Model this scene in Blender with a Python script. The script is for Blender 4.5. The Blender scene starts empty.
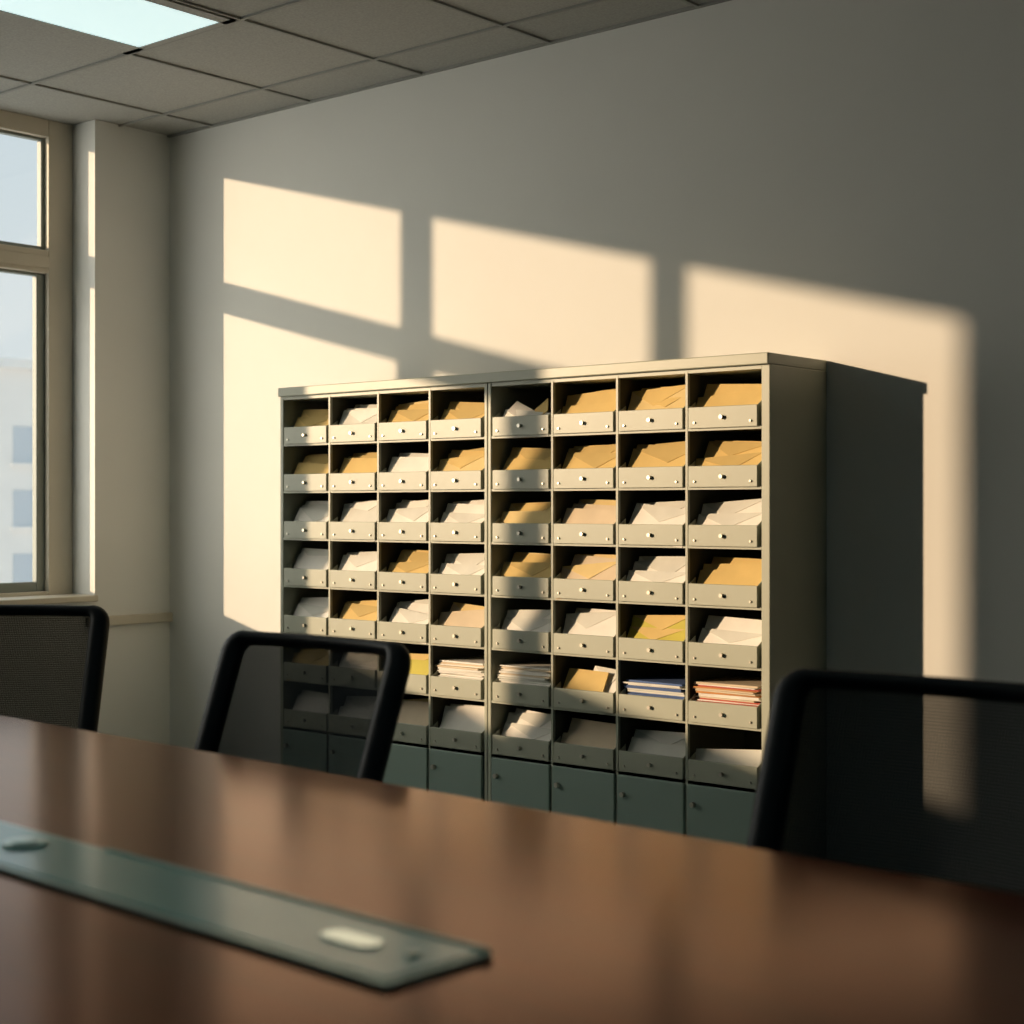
import bpy, bmesh, math, random
from mathutils import Vector, Matrix
random.seed(7)
scene = bpy.context.scene
COL = scene.collection
scene.view_settings.view_transform = 'Standard'

# ------------------------------------------------------------------ materials
def new_mat(name):
    m = bpy.data.materials.new(name); m.use_nodes = True
    return m, m.node_tree, m.node_tree.nodes["Principled BSDF"]

def simple(name, col, rough=0.6, metal=0.0, noise=0.0, nscale=30, bump=0.0, coat=0.0, spec=None):
    m, nt, b = new_mat(name)
    b.inputs["Base Color"].default_value = (*col, 1)
    b.inputs["Roughness"].default_value = rough
    b.inputs["Metallic"].default_value = metal
    b.inputs["Coat Weight"].default_value = coat
    if spec is not None: b.inputs["Specular IOR Level"].default_value = spec
    if noise > 0 or bump > 0:
        tc = nt.nodes.new("ShaderNodeTexCoord")
        n = nt.nodes.new("ShaderNodeTexNoise"); n.inputs["Scale"].default_value = nscale
        n.inputs["Detail"].default_value = 5
        nt.links.new(tc.outputs["Object"], n.inputs["Vector"])
        if noise > 0:
            r = nt.nodes.new("ShaderNodeValToRGB")
            r.color_ramp.elements[0].position = 0.3; r.color_ramp.elements[1].position = 0.7
            r.color_ramp.elements[0].color = (*[c*(1-noise) for c in col], 1)
            r.color_ramp.elements[1].color = (*[min(1, c*(1+noise)) for c in col], 1)
            nt.links.new(n.outputs["Fac"], r.inputs["Fac"])
            nt.links.new(r.outputs["Color"], b.inputs["Base Color"])
        if bump > 0:
            bp = nt.nodes.new("ShaderNodeBump"); bp.inputs["Strength"].default_value = bump
            bp.inputs["Distance"].default_value = 0.002
            nt.links.new(n.outputs["Fac"], bp.inputs["Height"])
            nt.links.new(bp.outputs["Normal"], b.inputs["Normal"])
    return m

M_wall = simple("wall_paint", (0.74, 0.74, 0.705), 0.85, noise=0.015, nscale=3, bump=0.05)
M_wall2 = simple("wall_teal_bounce_cut", (0.14, 0.29, 0.31), 0.85, noise=0.02, nscale=3)  # dark teal made up for the unseen walls to cut bounced light
M_ceil = simple("ceiling_tile", (0.36, 0.36, 0.335), 0.95, noise=0.12, nscale=120, bump=0.3)
M_tbar = simple("ceiling_tbar", (0.26, 0.265, 0.245), 0.6)
M_floor = simple("carpet", (0.23, 0.25, 0.24), 0.95, noise=0.2, nscale=200, bump=0.4)
M_frame = simple("window_frame_paint", (0.56, 0.51, 0.41), 0.5)
M_sash = simple("window_sash_metal", (0.20, 0.23, 0.21), 0.45)
M_cab = simple("cabinet_metal", (0.385, 0.40, 0.315), 0.40, noise=0.03, nscale=8)
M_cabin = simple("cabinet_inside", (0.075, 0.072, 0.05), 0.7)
M_door = simple("cabinet_door_metal", (0.24, 0.32, 0.275), 0.45)
M_stud = simple("stud_metal", (0.55, 0.52, 0.45), 0.3, metal=0.8)
M_black = simple("chair_black_plastic", (0.006, 0.010, 0.013), 0.5, spec=0.3)
M_seat = simple("chair_seat_fabric", (0.015, 0.017, 0.02), 0.9, noise=0.3, nscale=300, bump=0.3)
M_chrome = simple("chair_base_metal", (0.08, 0.08, 0.08), 0.35, metal=0.6)
M_pill = simple("glint_plate", (0.80, 0.97, 0.95), 0.14, metal=0.85)  # bright pill modelled in place of a light reflection on the tray
M_bld = simple("exterior_concrete", (0.92, 0.87, 0.82), 0.9, noise=0.03, nscale=1)
M_bwin = simple("exterior_window", (0.56, 0.61, 0.66), 0.4)

def mesh_mat():
    m, nt, b = new_mat("chair_mesh_weave")
    b.inputs["Base Color"].default_value = (0.008, 0.014, 0.018, 1)
    b.inputs["Roughness"].default_value = 0.85
    b.inputs["Specular IOR Level"].default_value = 0.25
    tc = nt.nodes.new("ShaderNodeTexCoord")
    w1 = nt.nodes.new("ShaderNodeTexWave"); w1.wave_type = 'BANDS'; w1.bands_direction = 'X'
    w2 = nt.nodes.new("ShaderNodeTexWave"); w2.wave_type = 'BANDS'; w2.bands_direction = 'Z'
    for w in (w1, w2):
        w.inputs["Scale"].default_value = 70
        nt.links.new(tc.outputs["Object"], w.inputs["Vector"])
    mx = nt.nodes.new("ShaderNodeMath"); mx.operation = 'MAXIMUM'
    nt.links.new(w1.outputs["Fac"], mx.inputs[0]); nt.links.new(w2.outputs["Fac"], mx.inputs[1])
    mr = nt.nodes.new("ShaderNodeMapRange")
    mr.inputs["From Min"].default_value = 0.3; mr.inputs["From Max"].default_value = 0.9
    mr.inputs["To Min"].default_value = 0.66; mr.inputs["To Max"].default_value = 0.95
    nt.links.new(mx.outputs[0], mr.inputs["Value"])
    nt.links.new(mr.outputs["Result"], b.inputs["Alpha"])
    return m
M_mesh = mesh_mat()

def wood_mat():
    m, nt, b = new_mat("table_wood")
    tc = nt.nodes.new("ShaderNodeTexCoord")
    mp = nt.nodes.new("ShaderNodeMapping"); mp.inputs["Scale"].default_value = (0.8, 14, 6)
    n = nt.nodes.new("ShaderNodeTexNoise"); n.inputs["Scale"].default_value = 3; n.inputs["Detail"].default_value = 8
    n.inputs["Distortion"].default_value = 0.6
    r = nt.nodes.new("ShaderNodeValToRGB")
    r.color_ramp.elements[0].position = 0.3; r.color_ramp.elements[1].position = 0.75
    r.color_ramp.elements[0].color = (0.110, 0.015, 0.006, 1)
    r.color_ramp.elements[1].color = (0.190, 0.028, 0.010, 1)
    nt.links.new(tc.outputs["Object"], mp.inputs["Vector"]); nt.links.new(mp.outputs[0], n.inputs["Vector"])
    nt.links.new(n.outputs["Fac"], r.inputs["Fac"]); nt.links.new(r.outputs["Color"], b.inputs["Base Color"])
    b.inputs["Roughness"].default_value = 0.17
    b.inputs["Specular IOR Level"].default_value = 0.42
    b.inputs["Metallic"].default_value = 0.40     # lacquer tinted by the wood
    b.inputs["Specular Tint"].default_value = (1.0, 0.70, 0.48, 1)
    return m
M_wood = wood_mat()

def glass_mat(name, tint, gl):
    m = bpy.data.materials.new(name); m.use_nodes = True
    nt = m.node_tree; nt.nodes.clear()
    o = nt.nodes.new("ShaderNodeOutputMaterial"); mx = nt.nodes.new("ShaderNodeMixShader")
    t = nt.nodes.new("ShaderNodeBsdfTransparent"); t.inputs[0].default_value = (*tint, 1)
    g = nt.nodes.new("ShaderNodeBsdfGlossy"); g.inputs["Roughness"].default_value = 0.03
    mx.inputs[0].default_value = gl
    nt.links.new(t.outputs[0], mx.inputs[1]); nt.links.new(g.outputs[0], mx.inputs[2]); nt.links.new(mx.outputs[0], o.inputs[0])
    return m
M_glass = glass_mat("window_glass", (0.97, 0.98, 0.98), 0.04)
M_tray = simple("tray_glass_teal", (0.20, 0.52, 0.47), 0.16, spec=0.6)
M_trayrim = simple("tray_rim", (0.70, 0.90, 0.80), 0.2, metal=0.4)

def emis(name, col, s):
    m, nt, b = new_mat(name)
    b.inputs["Base Color"].default_value = (0.7, 0.8, 0.8, 1)
    b.inputs["Emission Color"].default_value = (*col, 1)
    b.inputs["Emission Strength"].default_value = s
    return m
M_panel = emis("light_diffuser", (0.66, 0.88, 0.89), 0.80)

# ------------------------------------------------------------------ helpers
def empty(name, loc=(0,0,0), rotz=0):
    e = bpy.data.objects.new(name, None); COL.objects.link(e)
    e.location = loc; e.rotation_euler = (0, 0, rotz); e.empty_display_size = 0.1
    return e

def finish(bm, name, mats, parent=None, smooth=False, bevel=0.0, segs=2):
    bmesh.ops.recalc_face_normals(bm, faces=bm.faces)
    me = bpy.data.meshes.new(name); bm.to_mesh(me); bm.free()
    for m in mats: me.materials.append(m)
    ob = bpy.data.objects.new(name, me); COL.objects.link(ob)
    if smooth:
        for p in me.polygons: p.use_smooth = True
    if bevel > 0:
        b = ob.modifiers.new("bevel", 'BEVEL'); b.width = bevel; b.segments = segs; b.limit_method = 'ANGLE'
    if parent: ob.parent = parent
    return ob

def abox(bm, x0, x1, y0, y1, z0, z1, mi=0, M=None):
    vs = []
    for x in (x0, x1):
        for y in (y0, y1):
            for z in (z0, z1):
                p = Vector((x, y, z))
                if M is not None: p = M @ p
                vs.append(bm.verts.new(p))
    for f in ((0,1,3,2),(4,6,7,5),(0,4,5,1),(2,3,7,6),(0,2,6,4),(1,5,7,3)):
        fc = bm.faces.new([vs[i] for i in f]); fc.material_index = mi
    return vs

def acyl(bm, c, r, h, axis='Z', seg=16, mi=0, r2=None):
    M = Matrix.Translation(c)
    if axis == 'Y': M = M @ Matrix.Rotation(math.pi/2, 4, 'X')
    if axis == 'X': M = M @ Matrix.Rotation(math.pi/2, 4, 'Y')
    res = bmesh.ops.create_cone(bm, cap_ends=True, segments=seg, radius1=r, radius2=r if r2 is None else r2, depth=h, matrix=M)
    for v in res['verts']:
        for f in v.link_faces: f.material_index = mi

# ------------------------------------------------------------------ room
XL, YB, ZC = -5.545, 4.23, 2.75
XR, YN = 3.2, -3.4
YP = 3.848      # pilaster edge
def boxobj(name, b, mat, bevel=0):
    bm = bmesh.new(); abox(bm, *b); return finish(bm, name, [mat], bevel=bevel)
boxobj("floor", (-5.95, XR+0.1, YN-0.1, YB+0.15, -0.1, 0.0), M_floor)
boxobj("wall_back", (-5.95, XR+0.1, YB, YB+0.15, 0.0, ZC+0.1), M_wall)
boxobj("wall_right", (XR, XR+0.1, YN, YB, 0.0, ZC+0.1), M_wall2)
boxobj("wall_front", (-5.95, XR+0.1, YN-0.1, YN, 0.0, ZC+0.1), M_wall2)
bm = bmesh.new()
abox(bm, -5.95, XL, YP, YB, 0, ZC+0.1)       # pilaster
abox(bm, -5.95, XL, 0.0, YP, 0, 0.76)       # under windows
abox(bm, -5.95, XL, YN, 0.0, 0, ZC+0.1)
finish(bm, "wall_left", [M_wall])
# rail + sill
bm = bmesh.new()
abox(bm, XL, XL+0.025, 3.80, YB-0.001, 0.655, 0.695)
finish(bm, "trim_1", [M_frame], bevel=0.005)
bm = bmesh.new()
abox(bm, -5.70, XL+0.03, 0.005, YP-0.003, 0.76, 0.785)
finish(bm, "window_sill", [M_frame], bevel=0.004)
bm = bmesh.new(); abox(bm, XL+0.0, XR, YB-0.012, YB, 0, 0.09); finish(bm, "baseboard_back", [M_frame])
bm = bmesh.new(); abox(bm, XL, XL+0.012, YN, YB-0.013, 0, 0.09); finish(bm, "baseboard_left", [M_frame])

# ceiling with grid
bm = bmesh.new()
abox(bm, -5.95, XR+0.1, YN-0.1, YB+0.15, ZC+0.006, ZC+0.1, 0)
GX = -4.64
xs = [GX + 0.61*k for k in range(-1, 13)]
ys = [3.36 + 0.61*k for k in range(-11, 2)]
for x in xs:
    abox(bm, x-0.006, x+0.006, YN, YB, ZC-0.001, ZC+0.009, 1)
for y in ys:
    abox(bm, XL-0.2, XR, y-0.006, y+0.006, ZC-0.0015, ZC+0.0085, 1)
abox(bm, XL, XR, YB-0.016, YB, ZC-0.002, ZC+0.009, 1)
finish(bm, "ceiling", [M_ceil, M_tbar])

# light panels
def light_panel(x0, y1):
    e = empty("ceiling_light", (x0+0.305, y1-0.61, ZC))
    bm = bmesh.new()
    w, l = 0.295, 0.598
    for b in ((-w, -w+0.10, -l, l), (w-0.05, w, -l, l), (-w, w, -l, -l+0.025), (-w, w, l-0.025, l)):
        abox(bm, b[0], b[1], b[2], b[3], -0.006, 0.005, 0)
    finish(bm, "frame", [M_ceil], e)
    bm = bmesh.new(); abox(bm, -w+0.10, w-0.05, -l+0.025, l-0.025, -0.003, 0.004, 0)
    finish(bm, "diffuser", [M_panel], e)
for px_, py_ in ((GX, 3.36), (GX+2.44, 1.53), (GX+4.88, 1.53), (GX, 0.31), (GX+2.44, -0.91), (GX+4.88, -0.91)):
    light_panel(px_, py_)

# windows
WO, WI = -5.74, -5.70
opens = [(2.52, 3.73), (1.315, 2.42), (0.11, 1.235)]
outer = [(2.47, YP-0.001), (1.275, 2.47), (0.002, 1.275)]
ZH = 2.685
for i, ((a, b), (oa, ob_)) in enumerate(zip(opens, outer)):
    e = empty("window_%d" % (i+1), (WI, (a+b)/2, 0.76))
    def L(bm, x0, x1, y0, y1, z0, z1, mi=0):
        abox(bm, x0-WI, x1-WI, y0-(a+b)/2, y1-(a+b)/2, z0-0.76, z1-0.76, mi)
    bm = bmesh.new()
    z0w = (0.80, 0.98, 1.24)[i]      # bottom panels; raised on the two unseen windows, added to block low sun
    L(bm, WO, WI, oa, a, 0.76, ZC+0.008)
    L(bm, WO, WI, b, ob_, 0.76, ZC+0.008)
    L(bm, WO, WI, a, b, ZH, ZC+0.008)
    L(bm, WO, WI, a, b, 0.76, z0w)
    if i < 2:
        L(bm, WO, WI, a, b, 2.12, 2.215)
        L(bm, WI, WI+0.010, a, b, 2.14, 2.19)
    finish(bm, "frame", [M_frame], e, bevel=0.004)
    bm = bmesh.new()
    s0, s1 = WO-0.02, WO+0.012
    for (z0, z1, w) in (((z0w, 2.12, 0.04), (2.215, ZH, 0.018)) if i < 2 else ((z0w, ZH, 0.03),)):
        L(bm, s0, s1, a, a+w, z0, z1); L(bm, s0, s1, b-w, b, z0, z1)
        L(bm, s0, s1, a+w, b-w, z0, z0+w); L(bm, s0, s1, a+w, b-w, z1-0.012, z1)
    finish(bm, "sash", [M_sash], e, bevel=0.003)
    bm = bmesh.new()
    L(bm, WO-0.012, WO-0.008, a, b, z0w, ZH)
    finish(bm, "glass_pane", [M_glass], e)

# exterior building
e = empty("office_building", (-46, 30, -12))
bm = bmesh.new()
abox(bm, -8, 0, -22, 22, 0, 17.7, 0)
abox(bm, -8.3, 0.3, -22.3, 22.3, 17.7, 18.0, 0)
for k in range(7):
    for j in range(-14, 15):
        abox(bm, -0.1, 0.05, j*1.5+0.25, j*1.5+1.05, 2.0+k*2.1, 3.2+k*2.1, 1)
        abox(bm, 0.0, 0.15, j*1.5+0.15, j*1.5+1.15, 1.9+k*2.1, 2.0+k*2.1, 0)
finish(bm, "facade", [M_bld, M_bwin], e)

# ------------------------------------------------------------------ mail cabinet
CX0, CX1, CY0, CY1, CTOP = -4.452, -2.352, 3.90, 4.228, 1.592
cab = empty("mail_sorter_cabinet", ((CX0+CX1)/2, (CY0+CY1)/2, 0))
ox, oy = (CX0+CX1)/2, (CY0+CY1)/2
P = 0.1738; R1 = 1.379
def C(bm, x0, x1, y0, y1, z0, z1, mi=0): abox(bm, x0-ox, x1-ox, y0-oy, y1-oy, z0, z1, mi)
XM = ox-0.022
bm = bmesh.new()
st = 0.018
zt = R1+P
C(bm, CX0, CX0+st, CY0, CY1, 0.0, zt+0.006); C(bm, CX1-st*1.6, CX1, CY0, CY1, 0.0, zt+0.006)
C(bm, XM-st*0.85, XM-0.001, CY0-0.001, CY1, 0.05, zt+0.006); C(bm, XM+0.001, XM+st*0.85, CY0-0.001, CY1, 0.05, zt+0.006)
C(bm, CX0, CX1, CY0-0.012, CY1, zt+0.006, CTOP)
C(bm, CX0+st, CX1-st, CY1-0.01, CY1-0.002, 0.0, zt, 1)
C(bm, CX0+st, CX1-st, CY0+0.02, CY1-0.01, 0.0, 0.07)
finish(bm, "carcass", [M_cab, M_cabin], cab, bevel=0.003)
lw = (XM-st*0.85) - (CX0+st); rw = (CX1-st*1.6)-(XM+st*0.85)
colx = []
for h, (s, w) in enumerate(((CX0+st, lw), (XM+st*0.85, rw))):
    for k in range(4):
        colx.append((s+w*k/4, s+w*(k+1)/4))
bm = bmesh.new()
dt = 0.004
for h, (s, w) in enumerate(((CX0+st, lw), (XM+st*0.85, rw))):
    for k in range(1, 4):
        x = s+w*k/4
        C(bm, x-dt, x+dt, CY0, CY0+0.012, 0.07, zt, 0)
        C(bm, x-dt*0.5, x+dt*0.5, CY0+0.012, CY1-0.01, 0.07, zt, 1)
    for r in range(0, 8):
        z = R1-P*r if r < 7 else R1-P*6
        C(bm, s, s+w, CY0+0.001, CY0+0.012, z-dt, z+dt, 0)
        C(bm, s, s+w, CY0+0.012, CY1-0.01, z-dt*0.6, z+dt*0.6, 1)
    C(bm, s, s+w, CY0+0.001, CY1-0.01, zt-0.006, zt+0.006, 0)
finish(bm, "shelves_and_dividers", [M_cab, M_cabin], cab)
# trays
bm = bmesh.new(); bs = bmesh.new()
LIP = 0.066
for r in range(7):
    zb = R1-P*r
    for (x0, x1) in colx:
        a, b = x0+0.010, x1-0.010
        C(bm, a, b, CY0-0.006, CY0-0.001, zb+0.003, zb+LIP)
        C(bm, a, b, CY0-0.001, CY0+0.004, zb+LIP-0.004, zb+LIP)
        for xx in (a, b-0.003):     # sloping tray sides
            v = [Vector(p) for p in ((xx-ox, CY0-0.001-oy, zb+0.004), (xx-ox, CY0-0.001-oy, zb+LIP), (xx-ox, CY0+0.03-oy, zb+LIP+0.018), (xx-ox, CY0+0.03-oy, zb+0.004))]
            A = [bm.verts.new(p) for p in v]; B = [bm.verts.new(p+Vector((0.003, 0, 0))) for p in v]
            bm.faces.new(A); bm.faces.new(B[::-1])
            for i in range(4): bm.faces.new((A[i], A[(i+1)%4], B[(i+1)%4], B[i]))
        mid = (a+b)/2
        acyl(bs, (mid-ox, CY0-0.011-oy, zb+0.034), 0.006, 0.010, 'Y', 12)
        acyl(bs, (a+0.022-ox, CY0-0.008-oy, zb+0.02), 0.0035, 0.005, 'Y', 8)
        acyl(bs, (b-0.022-ox, CY0-0.008-oy, zb+0.02), 0.0035, 0.005, 'Y', 8)
finish(bm, "tray_fronts", [M_cab], cab, bevel=0.0015)
# doors
bm = bmesh.new()
for (x0, x1) in colx:
    C(bm, x0+0.006, x1-0.006, CY0-0.008, CY0+0.006, 0.085, R1-P*6-0.008)
    acyl(bs, (x0+0.03-ox, CY0-0.013-oy, 0.27), 0.008, 0.014, 'Y', 12)
finish(bm, "locker_doors", [M_door], cab, bevel=0.003)
finish(bs, "studs", [M_stud], cab, smooth=False)

# ------------------------------------------------------------------ mail
pal = {
 'm': (0.70, 0.50, 0.18), 'n': (0.76, 0.58, 0.26), 't': (0.70, 0.57, 0.40), 'w': (0.86, 0.83, 0.76), 'g': (0.70, 0.69, 0.62),
 'y': (0.58, 0.50, 0.08), 'r': (0.55, 0.10, 0.06), 'b': (0.08, 0.14, 0.32), 'o': (0.65, 0.28, 0.08), 'k': (0.06,0.06,0.06), 'f': (0.56, 0.40, 0.14)}
keys = list(pal); pm = [simple("paper_"+k, pal[k], 0.75, noise=0.05, nscale=15) for k in keys]
K = {k: i for i, k in enumerate(keys)}
bm = bmesh.new()
rows = ["mgmmxmnm", "mmwnmmmm", "wgwwntww", "wwmwmtwm", "wmwtwwyw", "mwySSYBR", "wwtwwtgh"]
def envelope(xc, zb, width, key, dy=0.0, rise=None, rz=None):
    pitch = math.radians(random.uniform(60, 68))
    L = (rise or random.uniform(0.108, 0.130))/math.sin(pitch)
    if rz is None: rz = max(-7, min(7, random.gauss(0, 3.5)))
    M = Matrix.Translation((xc, CY0+0.008+dy, zb+0.008)) @ Matrix.Rotation(pitch, 4, 'X') @ Matrix.Rotation(math.radians(rz), 4, 'Z')
    h = width/2
    abox(bm, -h, h, 0, L, 0, 0.004, K[key], M)
    fl = {'m':'f','n':'m','t':'n','w':'g','g':'w','y':'m','f':'m'}.get(key, 'g')
    d = L*random.uniform(0.35, 0.5)
    if random.random() < 0.6:
        c = random.uniform(-.3, .3)*h
        v = [M @ Vector(p) for p in ((-h, L, 0.0052), (h, L, 0.0052), (c, L-d, 0.0062))]
        v2 = [M @ Vector(p) for p in ((-h, L, 0.0041), (h, L, 0.0041), (c, L-d, 0.0041))]
        A = [bm.verts.new(p) for p in v]; B = [bm.verts.new(p) for p in v2]
        bm.faces.new(A).material_index = K[fl]
        for i in range(3):
            bm.faces.new((A[i], B[i], B[(i+1)%3], A[(i+1)%3])).material_index = K[key]
def stack(x0, x1, zb, ks, top=0.115):
    z = zb+0.006
    while z < zb+top:
        t = random.uniform(0.003, 0.007)
        dx = random.uniform(-0.012, 0.012); dy = random.uniform(0, 0.015)
        Mz = Matrix.Translation(((x0+x1)/2+dx, CY0+0.105+dy, z)) @ Matrix.Rotation(math.radians(random.uniform(-3, 3)), 4, 'Z')
        h = (x1-x0)/2-0.022
        abox(bm, -h, h, -0.095, 0.13, 0, t*0.85, K[random.choice(ks)], Mz)
        z += t
for r, row in enumerate(rows):
    zb = R1-P*r+0.003
    for c, k in enumerate(row):
        x0, x1 = colx[c]; xc = (x0+x1)/2; w = (x1-x0)-0.030
        if k == 'S': stack(x0, x1, zb, "wwwgt")
        elif k == 'B': stack(x0, x1, zb, "wbwgbrw", 0.105)
        elif k == 'R': stack(x0, x1, zb, "rowrtw", 0.115)
        elif k == 'Y':
            envelope(xc-0.03, zb, w*0.7, 'm', rise=0.11); envelope(xc+0.03, zb-0.002, w*0.55, 'w', 0.012, rise=0.12)
        elif k == 'x':
            envelope(xc, zb-0.002, w, 'w', rise=0.072)
            M = Matrix.Translation((xc-0.03, CY0+0.05, zb+0.08)) @ Matrix.Rotation(math.radians(25), 4, 'Y') @ Matrix.Rotation(math.radians(50), 4, 'X')
            abox(bm, -0.05, 0.05, -0.03, 0.02, 0, 0.004, K['w'], M)
            M = Matrix.Translation((xc+0.045, CY0+0.05, zb+0.08)) @ Matrix.Rotation(math.radians(-32), 4, 'Y') @ Matrix.Rotation(math.radians(55), 4, 'X')
            abox(bm, -0.035, 0.035, -0.03, 0.03, 0, 0.004, K['m'], M)
        elif k == 'h':
            envelope(xc, zb-0.002, w, 'g', rise=0.09)
        else:
            envelope(xc, zb-0.003, w, k, 0.0, rise=random.uniform(0.085, 0.112))
            envelope(xc, zb, w*0.97, k, 0.014, rise=random.uniform(0.112, 0.126), rz=random.choice((-1, 1))*random.uniform(1.5, 5))
            if random.random() < 0.4: envelope(xc, zb+0.004, w*0.92, random.choice({'m':'mnf','w':'wg','g':'gw','t':'tn','y':'ym','n':'nm'}[k]), 0.028, rise=0.124)
finish(bm, "envelopes_and_papers", pm)

# ------------------------------------------------------------------ table
tb = empty("conference_table", (-0.9, 0.925, 0), math.radians(-2.5))
def rounded_rect(hx, hy, r, n=8):
    pts = []
    for cx, cy, a0 in ((hx-r, hy-r, 0), (-hx+r, hy-r, 90), (-hx+r, -hy+r, 180), (hx-r, -hy+r, 270)):
        for i in range(n+1):
            a = math.radians(a0+90*i/n); pts.append((cx+r*math.cos(a), cy+r*math.sin(a)))
    return pts
def slab(bm, pts, z0, z1, mi=0):
    A = [bm.verts.new((x, y, z0)) for x, y in pts]; B = [bm.verts.new((x, y, z1)) for x, y in pts]
    f = bm.faces.new(A[::-1]); f.material_index = mi
    f = bm.faces.new(B); f.material_index = mi
    for i in range(len(pts)):
        j = (i+1) % len(pts)
        f = bm.faces.new((A[i], A[j], B[j], B[i])); f.material_index = mi
bm = bmesh.new(); slab(bm, rounded_rect(2.3, 0.672, 0.12), 0.705, 0.75)
finish(bm, "table_top", [M_wood], tb, bevel=0.012, segs=4)
bm = bmesh.new()
for x in (-1.5, 1.5):
    abox(bm, x-0.05, x+0.05, -0.35, 0.35, 0.06, 0.705)
    abox(bm, x-0.09, x+0.09, -0.45, 0.45, 0.0, 0.06)
abox(bm, -1.45, 1.45, -0.02, 0.02, 0.30, 0.66)
finish(bm, "table_base", [M_wood], tb, bevel=0.01)

# glass cable tray lying along the middle of the table
tr = empty("cable_tray", (-1.48, 1.012, 0.7505), math.radians(-2.5))
bm = bmesh.new(); slab(bm, rounded_rect(0.562, 0.066, 0.006, 3), 0.0, 0.005)
finish(bm, "tray_body", [M_trayrim], tr, bevel=0.002)
bm = bmesh.new(); slab(bm, rounded_rect(0.554, 0.058, 0.004, 3), 0.0051, 0.0065)
finish(bm, "tray_glass", [M_tray], tr, bevel=0.0006)
bm = bmesh.new(); abox(bm, -0.05, 0.56, 0.057, 0.063, 0.005, 0.009)
finish(bm, "tray_lip", [M_trayrim], tr, bevel=0.002)
bm = bmesh.new(); slab(bm, rounded_rect(0.036, 0.015, 0.0145, 6), 0.0066, 0.0090)
o = finish(bm, "glint_tab", [M_pill], tr, bevel=0.0008); o.location = (0.445, 0.0, 0)  # reflected highlight built as a shiny pill
bm = bmesh.new(); acyl(bm, (0.52, 0.005, 0.0080), 0.007, 0.003, seg=20); acyl(bm, (-0.14, 0.01, 0.0085), 0.026, 0.004, seg=28); acyl(bm, (-0.14, 0.01, 0.0115), 0.016, 0.002, seg=28)
finish(bm, "fasteners", [M_trayrim], tr, bevel=0.001)

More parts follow.
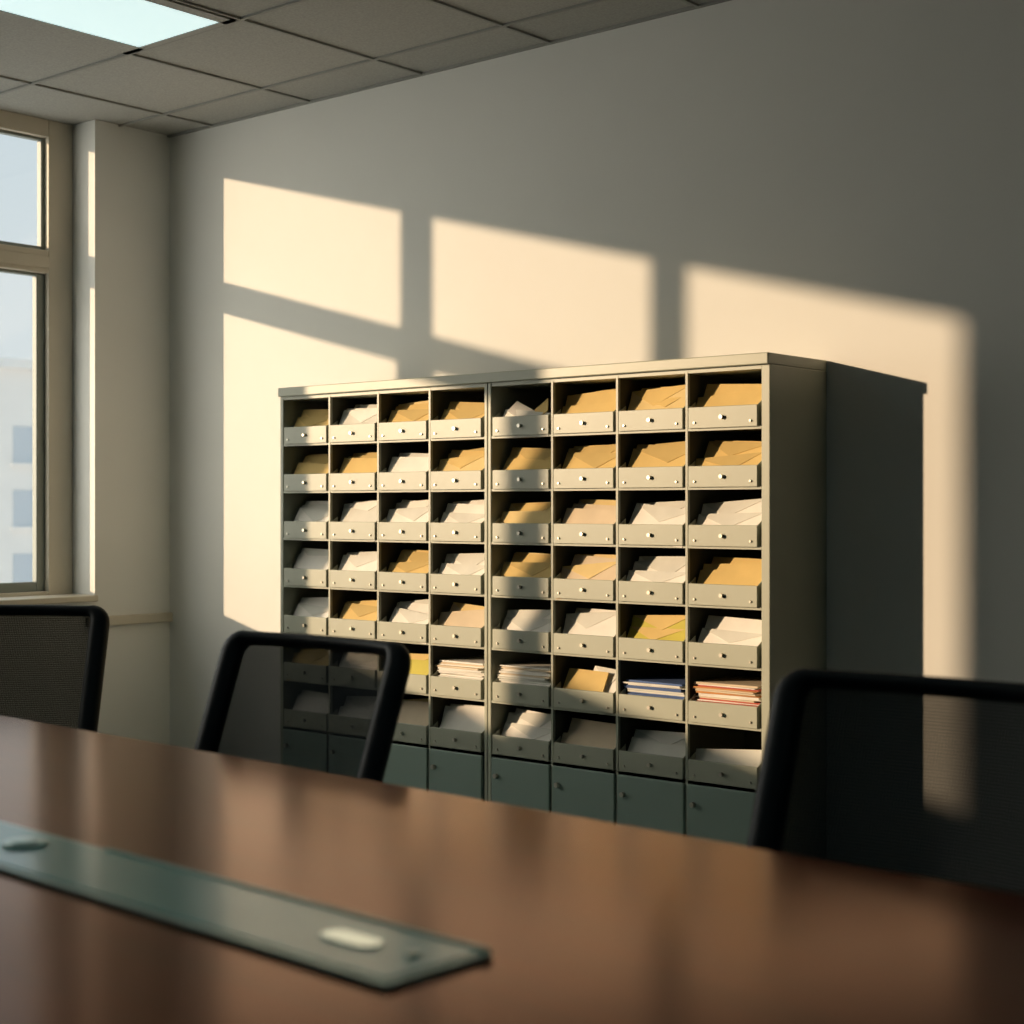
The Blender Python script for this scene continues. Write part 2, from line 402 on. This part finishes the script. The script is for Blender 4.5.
# ------------------------------------------------------------------ chairs
def sweep_closed(bm, pts, nrm, wa, wb, seg=10):
    n = len(pts); rings = []
    for i in range(n):
        t = (pts[(i+1) % n]-pts[i-1]).normalized()
        s = t.cross(nrm).normalized(); q = s.cross(t).normalized()
        w = wa(t) if callable(wa) else wa
        rings.append([bm.verts.new(pts[i]+s*(w*math.cos(2*math.pi*k/seg))+q*(wb*math.sin(2*math.pi*k/seg))) for k in range(seg)])
    for i in range(n):
        A, B = rings[i], rings[(i+1) % n]
        for k in range(seg):
            bm.faces.new((A[k], A[(k+1) % seg], B[(k+1) % seg], B[k]))
ZB_ = 0.50
SL = 0.36
def chair(loc, rot, ZT=0.888):
    def back_y(x, z): return (z-ZT)*SL - 0.55*x*x
    # local: sitter faces -Y; origin on floor beneath top of backrest
    e = empty("office_chair", loc, rot)
    bm = bmesh.new(); pts = []
    def hw(z): return 0.232 - 0.002*(ZT-z)/(ZT-ZB_)
    r = 0.030; raw = []
    corners = [(1, ZT), (-1, ZT), (-1, ZB_), (1, ZB_)]
    for idx, (sx, z) in enumerate(corners):
        cz = z - r if z == ZT else z + r
        cx = sx*(hw(z)-r); a0 = idx*90
        for i in range(7):
            a = math.radians(a0+90*i/6); raw.append((cx+r*math.cos(a), cz+r*math.sin(a)))
    dense = []
    for i in range(len(raw)):
        a, b = Vector(raw[i]), Vector(raw[(i+1) % len(raw)])
        k = max(1, int((b-a).length/0.04))
        for j in range(k): dense.append(a.lerp(b, j/k))
    pts = [Vector((p.x, back_y(p.x, p.y), p.y)) for p in dense]
    sweep_closed(bm, pts, Vector((0, 0.94, -0.34)), lambda t: 0.013+0.013*abs(t.z), 0.022, 14)
    finish(bm, "back_frame", [M_black], e, smooth=True)
    bm = bmesh.new(); nx, nz = 16, 14; G = []
    for j in range(nz+1):
        z = ZB_+(ZT-ZB_)*j/nz; w = hw(z)-0.006
        G.append([bm.verts.new((w*(2*i/nx-1), back_y(w*(2*i/nx-1), z), z)) for i in range(nx+1)])
    for j in range(nz):
        for i in range(nx): bm.faces.new((G[j][i], G[j][i+1], G[j+1][i+1], G[j+1][i]))
    finish(bm, "back_mesh", [M_mesh], e, smooth=True)
    bm = bmesh.new()
    path = [Vector((0, back_y(0, 0.62)+0.02, 0.62)), Vector((0, back_y(0, 0.5)+0.035, 0.5)), Vector((0, -0.12, 0.40)), Vector((0, -0.22, 0.375))]
    prev = None
    for i, p in enumerate(path):
        t = (path[min(i+1, 3)]-path[max(i-1, 0)]).normalized(); q = t.cross(Vector((1, 0, 0))).normalized()
        ring = [bm.verts.new(p+Vector((sx*0.035, 0, 0))+q*(sq*0.012)) for sx, sq in ((-1,-1),(1,-1),(1,1),(-1,1))]
        if prev:
            for k in range(4): bm.faces.new((prev[k], prev[(k+1)%4], ring[(k+1)%4], ring[k]))
        else: bm.faces.new(ring)
        prev = ring
    bm.faces.new(prev[::-1])
    finish(bm, "spine", [M_black], e, bevel=0.005)
    bm = bmesh.new(); slab(bm, [(x, y-0.36) for x, y in rounded_rect(0.24, 0.23, 0.09)], 0.40, 0.465)
    finish(bm, "seat", [M_seat], e, bevel=0.022, segs=4)
    bm = bmesh.new()
    abox(bm, -0.10, 0.10, -0.43, -0.19, 0.365, 0.402)
    acyl(bm, (0, -0.32, 0.27), 0.025, 0.22); acyl(bm, (0, -0.32, 0.12), 0.035, 0.12)
    for k in range(5):
        M = Matrix.Translation((0, -0.32, 0)) @ Matrix.Rotation(math.radians(72*k+18), 4, 'Z')
        vs = abox(bm, 0.02, 0.29, -0.02, 0.02, 0.065, 0.10, 0, M)
        p = M @ Vector((0.275, 0, 0.03))
        acyl(bm, (p.x, p.y, 0.03), 0.03, 0.045, 'X' if k % 2 else 'Y', 16)
        acyl(bm, (p.x, p.y, 0.058), 0.010, 0.02)
    finish(bm, "base", [M_chrome], e, bevel=0.003)
    return e
chair((-2.240, 2.08, 0), 0)
chair((-0.950, 2.055, 0), 0, 0.900)
chair((-3.55, 2.225, 0), math.radians(37))

# ------------------------------------------------------------------ light
sd = bpy.data.lights.new("sun", 'SUN'); sd.energy = 5.2; sd.angle = math.radians(0.9); sd.color = (1.0, 0.71, 0.45)
so = bpy.data.objects.new("sun", sd); COL.objects.link(so)
so.rotation_euler = Vector((0.95, 1.0, -0.246)).to_track_quat('-Z', 'Y').to_euler()
so.location = (-12, -6, 6)
w = bpy.data.worlds.new("sky"); scene.world = w; w.use_nodes = True
nt = w.node_tree; bg = nt.nodes["Background"]
tc = nt.nodes.new("ShaderNodeTexCoord"); sp = nt.nodes.new("ShaderNodeSeparateXYZ"); rp = nt.nodes.new("ShaderNodeValToRGB")
rp.color_ramp.elements[0].position = 0.0; rp.color_ramp.elements[0].color = (0.80, 0.84, 0.84, 1)
rp.color_ramp.elements[1].position = 0.6; rp.color_ramp.elements[1].color = (0.50, 0.68, 0.80, 1)
nt.links.new(tc.outputs["Generated"], sp.inputs[0]); nt.links.new(sp.outputs["Z"], rp.inputs["Fac"])
# brighter, warmer sky around the sun
dt_ = nt.nodes.new("ShaderNodeVectorMath"); dt_.operation = 'DOT_PRODUCT'
dt_.inputs[1].default_value = Vector((-0.95, -1.0, 0.246)).normalized()
mr = nt.nodes.new("ShaderNodeMapRange"); mr.inputs["From Min"].default_value = 0.3; mr.inputs["From Max"].default_value = 1.0
mr.inputs["To Min"].default_value = 0.0; mr.inputs["To Max"].default_value = 1.0
nt.links.new(tc.outputs["Generated"], dt_.inputs[0]); nt.links.new(dt_.outputs["Value"], mr.inputs["Value"])
mixc = nt.nodes.new("ShaderNodeMix"); mixc.data_type = 'RGBA'
mixc.inputs["B"].default_value = (0.97, 0.89, 0.75, 1)
nt.links.new(mr.outputs["Result"], mixc.inputs["Factor"]); nt.links.new(rp.outputs["Color"], mixc.inputs["A"])
nt.links.new(mixc.outputs["Result"], bg.inputs["Color"])
ma = nt.nodes.new("ShaderNodeMath"); ma.operation = 'MULTIPLY_ADD'; ma.inputs[1].default_value = 3.2; ma.inputs[2].default_value = 1.0
nt.links.new(mr.outputs["Result"], ma.inputs[0]); nt.links.new(ma.outputs[0], bg.inputs["Strength"])

# ------------------------------------------------------------------ camera
cd = bpy.data.cameras.new("camera"); co = bpy.data.objects.new("camera", cd); COL.objects.link(co)
co.location = (0, 0, 1.15); co.rotation_euler = (math.radians(90), 0, math.radians(40.4))
cd.sensor_width = 36; cd.lens = 1574/1024*36; cd.shift_y = -5/1024
cd.clip_start = 0.05; cd.clip_end = 300
cd.dof.use_dof = True; cd.dof.focus_distance = 4.9; cd.dof.aperture_fstop = 4.0
scene.camera = co
